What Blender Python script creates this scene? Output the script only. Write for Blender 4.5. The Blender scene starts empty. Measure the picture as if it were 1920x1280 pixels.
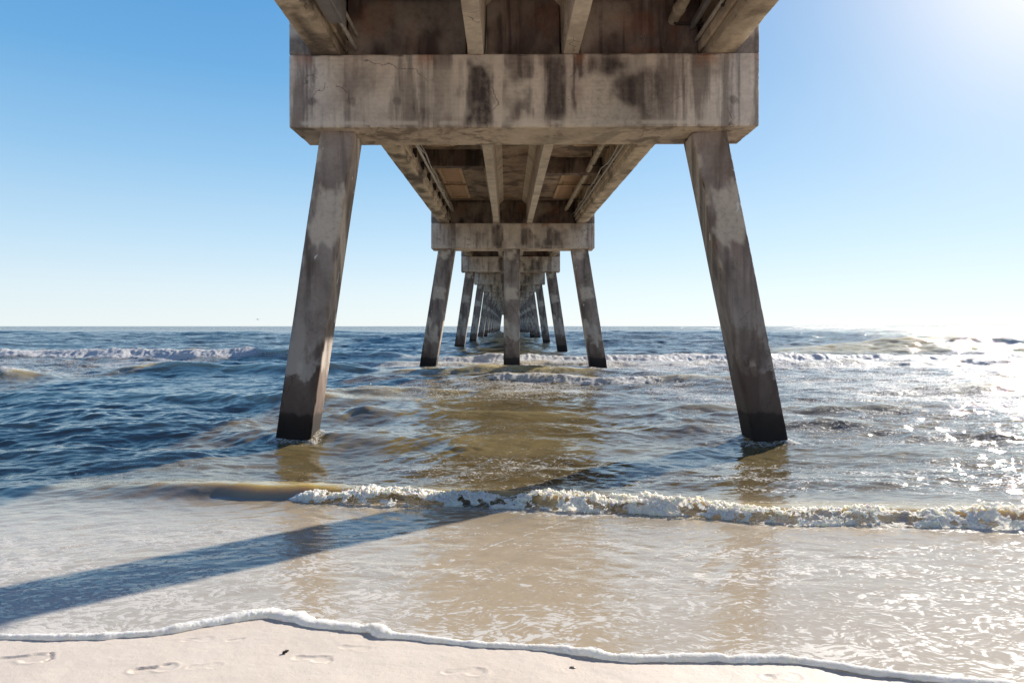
import bpy, bmesh, math, random
import numpy as np
from mathutils import Vector, Matrix

random.seed(7); rng = np.random.default_rng(7)
R = math.radians
C = bpy.context.scene.collection
S = bpy.context.scene

# ------------------------------------------------------------------ camera, sky, sun, exposure
cam_d = bpy.data.cameras.new("camera"); cam = bpy.data.objects.new("camera", cam_d); C.objects.link(cam)
cam.location = (0, 0, 1.70); cam.rotation_euler = (R(90), 0, 0)
cam_d.sensor_width = 36; cam_d.lens = 24.375
cam_d.shift_x = 9/1920; cam_d.shift_y = -29/1920
cam_d.clip_start = .05; cam_d.clip_end = 20000
S.camera = cam

SUN_AZ, SUN_EL = math.atan2(1.4, 1.6), R(25.2)      # azimuth measured from +Y towards +X
w = bpy.data.worlds.new("World"); S.world = w; w.use_nodes = True
nt = w.node_tree; bg = nt.nodes['Background']
EXPO = 1.2
sky = nt.nodes.new('ShaderNodeTexSky'); sky.sky_type = 'NISHITA'; sky.sun_disc = False
sky.sun_elevation = SUN_EL; sky.sun_rotation = SUN_AZ
sky.altitude = 0; sky.air_density = 1.0; sky.dust_density = 0.0; sky.ozone_density = 2.5
# clear coastal sky: blue overhead, milky at the sea horizon, brightening round the sun
def lin(c): return [(((v/255+.055)/1.055)**2.4)/2**EXPO for v in c]
tcw = nt.nodes.new('ShaderNodeTexCoord'); nrmw = nt.nodes.new('ShaderNodeVectorMath'); nrmw.operation = 'NORMALIZE'
nt.links.new(tcw.outputs['Generated'], nrmw.inputs[0])
sepw = nt.nodes.new('ShaderNodeSeparateXYZ'); nt.links.new(nrmw.outputs[0], sepw.inputs[0])
rw = nt.nodes.new('ShaderNodeValToRGB'); nt.links.new(sepw.outputs[2], rw.inputs[0]); cr = rw.color_ramp
stops = [(0, (226, 238, 246)), (.05, (218, 234, 245)), (.12, (190, 221, 243)), (.22, (148, 197, 235)), (.33, (106, 172, 224)), (.43, (86, 157, 217)), (.62, (52, 118, 196)), (1, (34, 86, 168))]
while len(cr.elements) < len(stops): cr.elements.new(.5)
for e, (p_, c_) in zip(cr.elements, stops): e.position = p_
for e, (p_, c_) in zip(cr.elements, stops): e.color = (*lin(c_), 1)
dotw = nt.nodes.new('ShaderNodeVectorMath'); dotw.operation = 'DOT_PRODUCT'; nt.links.new(nrmw.outputs[0], dotw.inputs[0])
dotw.inputs[1].default_value = (math.sin(SUN_AZ)*math.cos(SUN_EL), math.cos(SUN_AZ)*math.cos(SUN_EL), math.sin(SUN_EL))
def wm(op, a, b_):
    o = nt.nodes.new('ShaderNodeMath'); o.operation = op
    for k_, v_ in enumerate((a, b_)):
        if isinstance(v_, bpy.types.NodeSocket): nt.links.new(v_, o.inputs[k_])
        else: o.inputs[k_].default_value = v_
    return o.outputs[0]
cw = wm('MAXIMUM', dotw.outputs['Value'], 0)
gl = wm('MINIMUM', wm('ADD', wm('MULTIPLY', wm('POWER', cw, 7), .31), wm('POWER', cw, 60)), 1)
mxw = nt.nodes.new('ShaderNodeMix'); mxw.data_type = 'RGBA'; nt.links.new(gl, mxw.inputs[0]); nt.links.new(rw.outputs[0], mxw.inputs[6])
mxw.inputs[7].default_value = (1.0/2**EXPO, 1.0/2**EXPO, 1.03/2**EXPO, 1)
scw = nt.nodes.new('ShaderNodeVectorMath'); scw.operation = 'SCALE'; nt.links.new(sky.outputs[0], scw.inputs[0]); scw.inputs['Scale'].default_value = .10
mx2 = nt.nodes.new('ShaderNodeMix'); mx2.data_type = 'RGBA'; mx2.inputs[0].default_value = .10
nt.links.new(mxw.outputs[2], mx2.inputs[6]); nt.links.new(scw.outputs[0], mx2.inputs[7])
nt.links.new(mx2.outputs[2], bg.inputs[0]); bg.inputs[1].default_value = 1.0
sl = bpy.data.lights.new("sun", 'SUN'); sl.energy = 4.0; sl.angle = R(.55); sl.color = (1, .94, .85)
so = bpy.data.objects.new("sun", sl); C.objects.link(so)
sdir = Vector((math.sin(SUN_AZ)*math.cos(SUN_EL), math.cos(SUN_AZ)*math.cos(SUN_EL), math.sin(SUN_EL)))
so.rotation_euler = sdir.to_track_quat('Z', 'Y').to_euler(); so.location = (20, 25, 30)
S.view_settings.view_transform = 'Standard'; S.view_settings.look = 'None'
S.view_settings.gamma = 1; S.view_settings.exposure = EXPO; S.view_settings.use_curve_mapping = False
S.cycles.use_denoising = True
S.cycles.max_bounces = 8; S.cycles.diffuse_bounces = 4; S.cycles.glossy_bounces = 4
S.cycles.sample_clamp_indirect = 6

# ------------------------------------------------------------------ numpy noise
_perm = rng.random((256, 256, 16)).astype(np.float32)
def vnoise(x, y, k=0):
    xi = np.floor(x).astype(np.int64); yi = np.floor(y).astype(np.int64)
    fx = x-xi; fy = y-yi; fx = fx*fx*fx*(fx*(fx*6-15)+10); fy = fy*fy*fy*(fy*(fy*6-15)+10)
    g = _perm[:, :, k % 16]
    a = g[xi & 255, yi & 255]; b = g[(xi+1) & 255, yi & 255]; c = g[xi & 255, (yi+1) & 255]; d = g[(xi+1) & 255, (yi+1) & 255]
    return (a*(1-fx)+b*fx)*(1-fy)+(c*(1-fx)+d*fx)*fy
def fbm(x, y, o=4, k=0):
    s = 0; a = .5; t = 0
    for i in range(o):
        s = s+a*vnoise(x*2**i+17.3*i, y*2**i+5.1*i, k+i); t += a; a *= .5
    return s/t
def sst(a, b, x):
    t = np.clip((x-a)/(b-a), 0, 1); return t*t*(3-2*t)

# ------------------------------------------------------------------ nodes
def newmat(name):
    m = bpy.data.materials.new(name); m.use_nodes = True
    return m, m.node_tree, m.node_tree.nodes['Principled BSDF']
class NB:
    def __init__(s, t): s.t = t
    def n(s, ty, **kw):
        o = s.t.nodes.new(ty)
        for k, v in kw.items():
            if k.startswith('i_'):
                key = k[2:]; key = int(key) if key.isdigit() else key
                if hasattr(v, 'is_linked') or isinstance(v, bpy.types.NodeSocket): s.t.links.new(v, o.inputs[key])
                else: o.inputs[key].default_value = v
            else: setattr(o, k, v)
        return o
    def pos(s): return s.n('ShaderNodeNewGeometry').outputs['Position']
    def scale(s, v, sc, off=(0, 0, 0)):
        m = s.n('ShaderNodeMapping'); s.t.links.new(v, m.inputs[0]); m.inputs['Scale'].default_value = sc; m.inputs['Location'].default_value = off
        return m.outputs[0]
    def noise(s, v, sc=1, det=5, rough=.55, dist=0):
        o = s.n('ShaderNodeTexNoise'); s.t.links.new(v, o.inputs['Vector'])
        o.inputs['Scale'].default_value = sc; o.inputs['Detail'].default_value = det; o.inputs['Roughness'].default_value = rough; o.inputs['Distortion'].default_value = dist
        return o.outputs['Fac']
    def mr(s, v, a, b, c=0., d=1., smooth=True):
        o = s.n('ShaderNodeMapRange'); o.interpolation_type = 'SMOOTHSTEP' if smooth else 'LINEAR'
        for k, x in enumerate((v, a, b, c, d)):
            if isinstance(x, bpy.types.NodeSocket): s.t.links.new(x, o.inputs[k])
            else: o.inputs[k].default_value = x
        return o.outputs[0]
    def m(s, op, a, b=0., c=0.):
        o = s.n('ShaderNodeMath', operation=op)
        for k, x in enumerate((a, b, c)):
            if isinstance(x, bpy.types.NodeSocket): s.t.links.new(x, o.inputs[k])
            else: o.inputs[k].default_value = x
        return o.outputs[0]
    def mix(s, f, a, b, bt='MIX'):
        o = s.n('ShaderNodeMix', data_type='RGBA', blend_type=bt)
        for k, x in ((0, f), (6, a), (7, b)):
            if isinstance(x, bpy.types.NodeSocket): s.t.links.new(x, o.inputs[k])
            elif k == 0: o.inputs[k].default_value = x
            else: o.inputs[k].default_value = (*x, 1)
        return o.outputs[2]
    def attr(s, name): return s.n('ShaderNodeAttribute', attribute_name=name)
    def bump(s, h, st, dist, nrm=None):
        o = s.n('ShaderNodeBump'); s.t.links.new(h, o.inputs['Height'])
        if isinstance(st, bpy.types.NodeSocket): s.t.links.new(st, o.inputs['Strength'])
        else: o.inputs['Strength'].default_value = st
        o.inputs['Distance'].default_value = dist
        if nrm: s.t.links.new(nrm, o.inputs['Normal'])
        return o.outputs[0]
    def sep(s, v):
        o = s.n('ShaderNodeSeparateXYZ'); s.t.links.new(v, o.inputs[0]); return o.outputs

def concrete(name, light, mid, dark, stain=.5, pile=False, vertical=True, board=False, warm=.35):
    """weathered cast concrete: blotches, runs, rust, pitting; 'stain' attribute adds painted-in runs"""
    m, t, bs = newmat(name); b = NB(t); p = b.pos()
    oi = b.n('ShaderNodeObjectInfo').outputs['Random']
    tc = b.n('ShaderNodeTexCoord').outputs['Object']
    big = b.noise(b.scale(p, (1.5, 1.5, 1.2)), 1, 8, .70, .3)
    run = b.noise(b.scale(p, (3.2, 3.2, .28) if vertical else (1.2, 1.2, 1.2)), 1, 6, .6, .25)
    fine = b.noise(p, 14, 8, .7)
    col = b.mix(b.mr(big, .34, .66), mid, light)
    col = b.mix(b.m('MULTIPLY', b.mr(run, .50, .62), stain), col, dark)
    run2 = b.noise(b.scale(p, (9, 9, .6) if vertical else (3, 3, 3), (3, 7, 1)), 1, 5, .6)
    col = b.mix(b.m('MULTIPLY', b.mr(run2, .52, .72), stain*.7), col, dark)
    wm = b.noise(b.scale(p, (1.6, 1.6, 1.1), (9, 2, 5)), 1, 5, .6, .3)
    col = b.mix(b.m('MULTIPLY', b.mr(wm, .52, .75), warm), col, (.26, .14, .07))
    col = b.mix(b.mr(fine, .38, .75, .0, .26), col, (.12, .095, .08))
    # pits
    vo = b.n('ShaderNodeTexVoronoi', feature='F1'); t.links.new(p, vo.inputs['Vector']); vo.inputs['Scale'].default_value = 9
    pit = b.mr(vo.outputs['Distance'], .03, .09, 1, 0)
    col = b.mix(b.m('MULTIPLY', pit, .55), col, (.06, .045, .04))
    cw_ = b.n('ShaderNodeVectorMath', operation='MULTIPLY_ADD'); nz_ = b.n('ShaderNodeTexNoise'); t.links.new(p, nz_.inputs['Vector']); nz_.inputs['Scale'].default_value = 2.5; nz_.inputs['Detail'].default_value = 5
    t.links.new(nz_.outputs['Color'], cw_.inputs[0]); cw_.inputs[1].default_value = (.5, .5, .5); t.links.new(p, cw_.inputs[2])
    ve = b.n('ShaderNodeTexVoronoi', feature='DISTANCE_TO_EDGE'); t.links.new(cw_.outputs[0], ve.inputs['Vector']); ve.inputs['Scale'].default_value = .8
    crk = b.m('MULTIPLY', b.mr(ve.outputs['Distance'], .002, .007, 1, 0), b.mr(b.noise(p, 1.1, 3, .5), .52, .58))
    col = b.mix(b.m('MULTIPLY', crk, .6), col, (.05, .038, .032))
    st = b.attr('stain').outputs['Fac']
    col = b.mix(b.m('MULTIPLY', st, b.mr(fine, .25, .6, .8, 1.)), col, (.055, .040, .036))
    lt = b.attr('pale').outputs['Fac']
    col = b.mix(b.m('MULTIPLY', lt, b.mr(fine, .25, .6, .45, 1.)), col, (.74, .63, .50))
    rs = b.attr('rust').outputs['Fac']
    col = b.mix(b.m('MULTIPLY', rs, .8), col, (.32, .10, .035))
    rough = .88
    if pile:
        z = b.sep(p)[2]
        jag = b.noise(b.scale(p, (2.3, 2.3, 1.3)), 1, 8, .66, .5)
        jz = b.m('ADD', z, b.m('MULTIPLY', b.m('SUBTRACT', jag, .5), -1.9))
        # damp reddish band up to ~1.3 m
        col = b.mix(b.m('MULTIPLY', b.m('ADD', b.mr(jz, .98, 1.10, .45, 0), b.mr(jz, .3, 2.3, .45, 0)), .85), col, (.085, .050, .037))
        # bleached salt patch just above the damp band
        sp = b.noise(b.scale(p, (2.2, 2.2, 1.1), (4, 1, 8)), 1, 6, .7, .5)
        band = b.m('MULTIPLY', b.mr(jz, 1.02, 1.12), b.mr(z, 1.3, 2.6, 1, 0))
        col = b.mix(b.m('MULTIPLY', band, b.mr(sp, .42, .58, 0, .65)), col, (.46, .40, .35))
        # soaked black foot
        jz2 = b.m('ADD', z, b.m('MULTIPLY', b.m('SUBTRACT', jag, .5), -.35))
        blk = b.m('ADD', b.m('MULTIPLY', b.mr(jz2, .40, .46, 1, 0), .62), b.m('MULTIPLY', b.mr(jz2, .10, .75, 1, 0), .36))
        col = b.mix(b.m('MULTIPLY', blk, .93), col, (.010, .008, .007))
        # white droppings / spalls
        dv = b.noise(b.scale(p, (5, 5, 3.2), (2, 2, 2)), 1, 4, .5, .8)
        col = b.mix(b.m('MULTIPLY', b.mr(dv, .70, .72), b.mr(z, 1.2, 1.6)), col, (.70, .66, .60))
        bs.inputs['Roughness'].default_value = .8
    hh = b.m('ADD', b.m('MULTIPLY', fine, .6), b.m('MULTIPLY', pit, -.6))
    if board:
        wv = b.n('ShaderNodeTexWave', wave_type='BANDS', bands_direction='Z'); t.links.new(p, wv.inputs['Vector'])
        wv.inputs['Scale'].default_value = 5; wv.inputs['Distortion'].default_value = 3; wv.inputs['Detail'].default_value = 3
        hh = b.m('ADD', hh, b.m('MULTIPLY', wv.outputs['Fac'], .25))
    col = b.mix(b.mr(oi, 0, 1, 0, .12, False), col, (.12, .09, .08))
    t.links.new(col, bs.inputs['Base Color']); bs.inputs['Roughness'].default_value = rough
    bs.inputs['Specular IOR Level'].default_value = .25
    t.links.new(b.bump(hh, .55, .012), bs.inputs['Normal'])
    return m
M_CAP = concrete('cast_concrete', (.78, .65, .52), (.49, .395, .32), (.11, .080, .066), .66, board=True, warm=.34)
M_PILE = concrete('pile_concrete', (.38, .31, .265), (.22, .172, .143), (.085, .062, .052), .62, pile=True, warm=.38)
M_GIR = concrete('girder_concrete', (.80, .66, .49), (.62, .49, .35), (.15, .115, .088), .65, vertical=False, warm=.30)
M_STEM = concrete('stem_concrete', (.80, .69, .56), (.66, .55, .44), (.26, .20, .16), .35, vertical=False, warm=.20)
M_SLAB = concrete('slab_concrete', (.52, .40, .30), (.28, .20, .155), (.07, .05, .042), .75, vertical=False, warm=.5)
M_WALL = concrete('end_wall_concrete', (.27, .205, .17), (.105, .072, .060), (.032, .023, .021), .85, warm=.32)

def simple(name, col, rough=.6, metal=0, var=.25, sc=8):
    m, t, bs = newmat(name); b = NB(t); n = b.noise(b.pos(), sc, 6, .65)
    t.links.new(b.mix(b.mr(n, .3, .7, 0, 1), col, tuple(c*(1-var) for c in col)), bs.inputs['Base Color'])
    bs.inputs['Roughness'].default_value = rough; bs.inputs['Metallic'].default_value = metal
    t.links.new(b.bump(n, .2, .004), bs.inputs['Normal'])
    return m
M_PIPE = simple('aged_pipe', (.60, .50, .38), .6, 0, .45, 6)
M_COND = simple('conduit_metal', (.66, .61, .54), .45, .3, .3, 10)
M_BOX = simple('junction_box_plastic', (.27, .25, .245), .55, 0, .2, 5)
M_DARK = simple('dark_iron', (.05, .035, .03), .8, 0, .4, 20)
def woodmat():
    m, t, bs = newmat('panel_wood'); b = NB(t); p = b.pos()
    g = b.noise(b.scale(p, (3, 26, 3)), 1, 6, .65, .4)
    col = b.mix(b.mr(g, .3, .7), (.66, .42, .26), (.34, .20, .12))
    wv = b.n('ShaderNodeTexWave', wave_type='BANDS', bands_direction='Y'); t.links.new(p, wv.inputs['Vector']); wv.inputs['Scale'].default_value = 1.6
    col = b.mix(b.mr(wv.outputs['Fac'], .0, .06, .8, 0), col, (.03, .02, .015))
    t.links.new(col, bs.inputs['Base Color']); bs.inputs['Roughness'].default_value = .85
    return m
M_WOOD = woodmat()
M_BATTEN = simple('batten_wood', (.72, .50, .31), .8, 0, .5, 12)

# ------------------------------------------------------------------ object helpers
def link(name, me, mat=None, parent=None, smooth=False):
    o = bpy.data.objects.new(name, me); C.objects.link(o)
    if mat and not me.materials: me.materials.append(mat)
    if parent: o.parent = parent
    if smooth: me.shade_smooth()
    return o
def tag(o, label=None, cat=None, group=None, kind=None):
    if label: o['label'] = label
    if cat: o['category'] = cat
    if group: o['group'] = group
    if kind: o['kind'] = kind
    return o
def lines(h, r, res):
    n = max(1, int(round((2*h-2*r)/res)))
    return np.concatenate([[-h, -h+r*.45], np.linspace(-h+r, h-r, n+1), [h-r*.45, h]])
def gbox(size, res, r=.02, chip=.012, seed=0, centre=(0, 0, 0)):
    """rounded, slightly chipped box made of six fine grids; returns verts, quads"""
    hx, hy, hz = [s/2 for s in size]
    L = [lines(h, min(r, h*.6), res) for h in (hx, hy, hz)]
    V = []; F = []; off = 0
    for ax in range(3):
        a, c = [(1, 2), (2, 0), (0, 1)][ax]
        ga, gc = np.meshgrid(L[a], L[c], indexing='ij'); na, nc = ga.shape
        for sg in (-1, 1):
            P = np.zeros((na*nc, 3)); P[:, ax] = sg*(hx, hy, hz)[ax]; P[:, a] = ga.ravel(); P[:, c] = gc.ravel()
            V.append(P); i = np.arange((na-1)*(nc-1)); ia = i//(nc-1); ic = i % (nc-1)
            q = np.stack([ia*nc+ic, (ia+1)*nc+ic, (ia+1)*nc+ic+1, ia*nc+ic+1], 1)+off
            if sg < 0: q = q[:, ::-1]
            F.append(q); off += na*nc
    V = np.concatenate(V); F = np.concatenate(F)
    H = np.array([hx, hy, hz]); rr = min(r, H.min()*.6)
    q = np.clip(V, -(H-rr), H-rr); d = V-q; ln = np.linalg.norm(d, axis=1)
    ch = np.maximum(0, fbm(V[:, 0]*5+V[:, 2]*4+seed, V[:, 1]*5+V[:, 2]*3.1+seed*1.7, 4, seed)-.55)*chip*8
    on = (np.abs(d) > 1e-9).sum(1)
    k = np.where(on >= 2, (rr-ch*.6)/np.maximum(ln, 1e-9), 1)
    V = q+d*k[:, None]
    und = (fbm(V[:, 0]*1.1+V[:, 1]*.7+9, V[:, 2]*1.1+V[:, 1]*.5, 3, seed+3)-.5)*.006
    V = V*(1+0)+np.sign(d)*und[:, None]
    return V+np.array(centre), F
def npmesh(name, V, F, smooth=True, merge=True, attrs=None):
    me = bpy.data.meshes.new(name)
    V = np.asarray(V, dtype=np.float32); F = np.asarray(F, dtype=np.int32); k = F.shape[1]
    me.vertices.add(len(V)); me.vertices.foreach_set('co', V.ravel())
    me.loops.add(F.size); me.loops.foreach_set('vertex_index', F.ravel())
    me.polygons.add(len(F)); me.polygons.foreach_set('loop_start', np.arange(0, F.size, k, dtype=np.int32))
    me.polygons.foreach_set('loop_total', np.full(len(F), k, dtype=np.int32))
    me.update(calc_edges=True)
    for an, (ty, data) in (attrs or {}).items():
        at = me.attributes.new(an, ty, 'POINT')
        at.data.foreach_set('value' if ty == 'FLOAT' else 'color', np.asarray(data, dtype=np.float32).ravel())
    if merge:
        bm = bmesh.new(); bm.from_mesh(me); bmesh.ops.remove_doubles(bm, verts=bm.verts, dist=1e-5); bm.to_mesh(me); bm.free()
    if smooth: me.shade_smooth()
    return me
def tube_arr(pts, rads, n=10, cap=True):
    pts = np.array(pts, float); m = len(pts); rads = np.broadcast_to(np.array(rads, float), (m,)) if np.ndim(rads) < 2 else rads
    T = np.gradient(pts, axis=0); T /= np.linalg.norm(T, axis=1)[:, None]
    up = np.array([0, 0, 1.]) if abs(T[0, 2]) < .9 else np.array([1., 0, 0])
    V = []
    for i in range(m):
        a = np.cross(T[i], up); a /= np.linalg.norm(a); c = np.cross(a, T[i])
        th = np.linspace(0, 2*np.pi, n, endpoint=False)
        V.append(pts[i]+rads[i]*(np.cos(th)[:, None]*a+np.sin(th)[:, None]*c))
    V = np.concatenate(V); F = []
    for i in range(m-1):
        for j in range(n):
            F.append([i*n+j, i*n+(j+1) % n, (i+1)*n+(j+1) % n, (i+1)*n+j])
    if cap:
        for base, idx in ((0, 0), ((m-1)*n, m-1)):
            V = np.vstack([V, pts[idx]]); c = len(V)-1
            for j in range(0, n, 2):
                q = [base+j, base+(j+1) % n, base+(j+2) % n, c]
                F.append(q if idx else q[::-1])
    return V, np.array(F)
class MB:
    def __init__(s): s.V = []; s.F = []; s.n = 0
    def add(s, V, F): s.V.append(V); s.F.append(np.asarray(F)+s.n); s.n += len(V); return s
    def box(s, size, c, res=.2, r=.006, seed=0): return s.add(*gbox(size, res, r, .003, seed, c))
    def tube(s, pts, r, n=10): return s.add(*tube_arr(pts, r, n))
    def mesh(s, name, smooth=True): return npmesh(name, np.concatenate(s.V), np.concatenate(s.F), smooth)
def fix_sharp(me, ang=35):
    me.set_sharp_from_angle(angle=R(ang))
    return me

# ------------------------------------------------------------------ PIER
SP = 18.3; Y1 = 9.76; XC = .23; WC = 6.62; TC = .98
CB = [2.80, 3.13, 3.62, 3.88, 4.08, 4.24, 4.35, 4.41]            # cap soffit above the eye, per bent
NB_ = 16
def capb(i): return 1.70+(CB[i] if i < len(CB) else CB[-1]+.01*(i-7))
CH = 1.03
pier = bpy.data.objects.new('concrete_pier', None); C.objects.link(pier); pier.location = (XC, Y1, 0)
tag(pier, 'long weathered concrete pier running out over the surf to the horizon on leaning piles', 'pier')
PI_ = Vector((-XC, -Y1, 0))
def child(name, me, mat, parent, world, rot=(0, 0, 0)):
    """link a part under parent with world placement (parents are unrotated or handled by matrices)"""
    o = link(name, me, mat); o.matrix_world = Matrix.Translation(world) @ Matrix.Rotation(rot[2], 4, 'Z') @ Matrix.Rotation(rot[1], 4, 'Y')
    mw = o.matrix_world.copy(); o.parent = parent
    o.matrix_parent_inverse = WM[parent.name].inverted(); WM[o.name] = mw
    return o
WM = {pier.name: Matrix.Translation((XC, Y1, 0))}

def cap_mesh(name, res, seed):
    V1, F1 = gbox((WC, TC, CH), res, .022, .02, seed)
    st = np.zeros(len(V1)); pale = np.zeros(len(V1)); rust = np.zeros(len(V1))
    x = V1[:, 0]; z = V1[:, 2]/CH; fr = V1[:, 1] < -TC/2+.05
    def blot(x0, wd, z0, z1, s, soft=.5):
        dx = (x-x0+(fbm(x*9+x0*3, z*1.3, 5, seed)-.5)*.34)/wd
        dz0 = sst(z1+.14, z1-.14, z+(fbm(x*6, z*2.5+x0, 4, seed+1)-.5)*.35); dz1 = sst(z0-.10, z0+.10, z+(fbm(x*7, z*3, 4, seed+2)-.5)*.30)
        return np.clip(sst(1.15, .70, np.abs(dx)), 0, 1)*dz0*dz1*s
    # (x, half width, lower, upper, strength), metres from the middle of the beam
    for a in [(-.60, .23, -.50, .5, .95), (.02, .16, -.35, .45, .72), (.42, .15, -.4, .46, .92), (.73, .055, -.5, .52, .9),
              (1.26, .40, -.55, .46, .97), (1.78, .20, -.50, .25, .75), (.95, .10, -.2, .3, .5), (2.10, .14, -.1, .35, .25), (-1.50, .05, -.45, .2, .65), (-1.33, .03, -.3, .5, .5),
              (-3.00, .05, .05, .5, .7), (-2.3, .24, .0, .36, .42), (-1.3, .22, -.3, .15, .3), (2.55, .2, .2, .5, .35), (-1.05, .12, -.2, .2, .25)]:
        st = np.maximum(st, blot(*a))
    st *= .55+.95*(fbm(x*16, z*2.2, 5, seed+4)-.2)
    pale = sst(.47, .66, fbm(x*1.8+4, z*1.8, 5, seed+5))*np.exp(-((x-.25)/1.6)**2)*.95
    pale = np.maximum(pale, sst(.05, .0, np.abs(z+.44))*sst(.45, .6, fbm(x*3, z*2, 3, 8))*.8)
    rust = sst(.60, .72, fbm(x*2.3, z*1.2+3, 4, seed+6))*sst(.25, .5, z)*.7
    for px in (-2.42, -1.78, -2.98, 1.6, 2.95, -.45):                        # form-tie plugs
        dd = np.hypot(x-px, (z+.14)*CH)+.03*(fbm(x*20, z*22, 3, 2)-.5); st = np.maximum(st, sst(.075, .05, dd)*.5)
    for px in (-1.34, -3.05, 3.02): st = np.maximum(st, sst(.013, .006, np.abs(x-px))*.55)
    st = np.where(fr, st, st*.0+.35*sst(.5, .65, fbm(V1[:, 0]*1.2+V1[:, 1]*1.5, V1[:, 2], 4, 3))); pale = np.where(fr, pale, pale*.5)
    at = {'stain': ('FLOAT', np.clip(st, 0, 1)), 'pale': ('FLOAT', np.clip(pale, 0, 1)), 'rust': ('FLOAT', np.where(fr, rust, 0))}
    V, F = [V1], [F1]; n = len(V1)
    a2 = {k: [v[1]] for k, v in at.items()}
    for s in (-1, 1):                                                        # cheek blocks at both ends
        We = WC/2-2.985-.004
        Ve, Fe = gbox((We, TC*.9, .86), res*1.3, .018, .015, seed+s, (s*(WC/2-We/2), -TC*.05, CH/2+.428))
        V.append(Ve); F.append(Fe+n); n += len(Ve)
        for k in a2: a2[k].append(np.zeros(len(Ve)))
        a2['stain'][-1] = sst(.22, .10, np.abs(Ve[:, 2]-CH/2-.03-.12*fbm(Ve[:, 0]*8, Ve[:, 0]*3, 3, 5)))*.7
    return npmesh(name, np.concatenate(V), np.concatenate(F), True, False, {k: ('FLOAT', np.concatenate(v)) for k, v in a2.items()})
me_cap1 = cap_mesh('cap_beam', .026, 3); me_cap2 = cap_mesh('cap_beam', .07, 5)
PL = 7.6
def pile_mesh(wd, res, seed, dp=None):
    V, F = gbox((wd, dp or wd, PL), res, .028, .03, seed, (0, 0, -PL/2))
    rough = sst(-4.1, -4.5, V[:, 2])                                          # barnacled foot
    V[:, :2] *= (1+.035*rough*(fbm(V[:, 2]*9, V[:, 0]*9+V[:, 1]*9, 3, seed)-.35))[:, None]
    sp = sst(.56, .66, fbm(V[:, 0]*2.8+seed, V[:, 2]*1.3+V[:, 1]*2, 5, seed))*.75
    st = sst(.55, .70, fbm(V[:, 0]*3.5+V[:, 1]*3, V[:, 2]*.9+4, 5, seed+2))*.35
    return npmesh('pile', V, F, True, False, {'pale': ('FLOAT', sp*.85), 'stain': ('FLOAT', st*1.5)})
me_p1 = pile_mesh(.50, .03, 1, .52); me_p2 = pile_mesh(.66, .08, 2)
caps = []
for i in range(NB_):
    zc = capb(i); y0 = Y1+i*SP
    rz = R(-.75) if i == 0 else 0
    cap = child('cap_beam', me_cap1 if i == 0 else me_cap2, M_CAP, pier, (XC, y0+TC/2, zc+CH/2), (0, 0, rz)); caps.append(cap)
    tops = [(-2.44, -.66), (2.91, .90)] if i == 0 else [(XC-2.69, -.78), (XC-.03, 0), (XC+2.72, .78)]
    for xt, lean in tops:
        ang = math.atan2(-lean, zc)        # a positive turn about Y swings the foot to -X
        if i: xt += random.uniform(-.02, .02)
        o = child('pile', me_p1 if i == 0 else me_p2, M_PILE, cap, (xt, y0+TC/2, zc+.03), (0, ang, 0))
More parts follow.
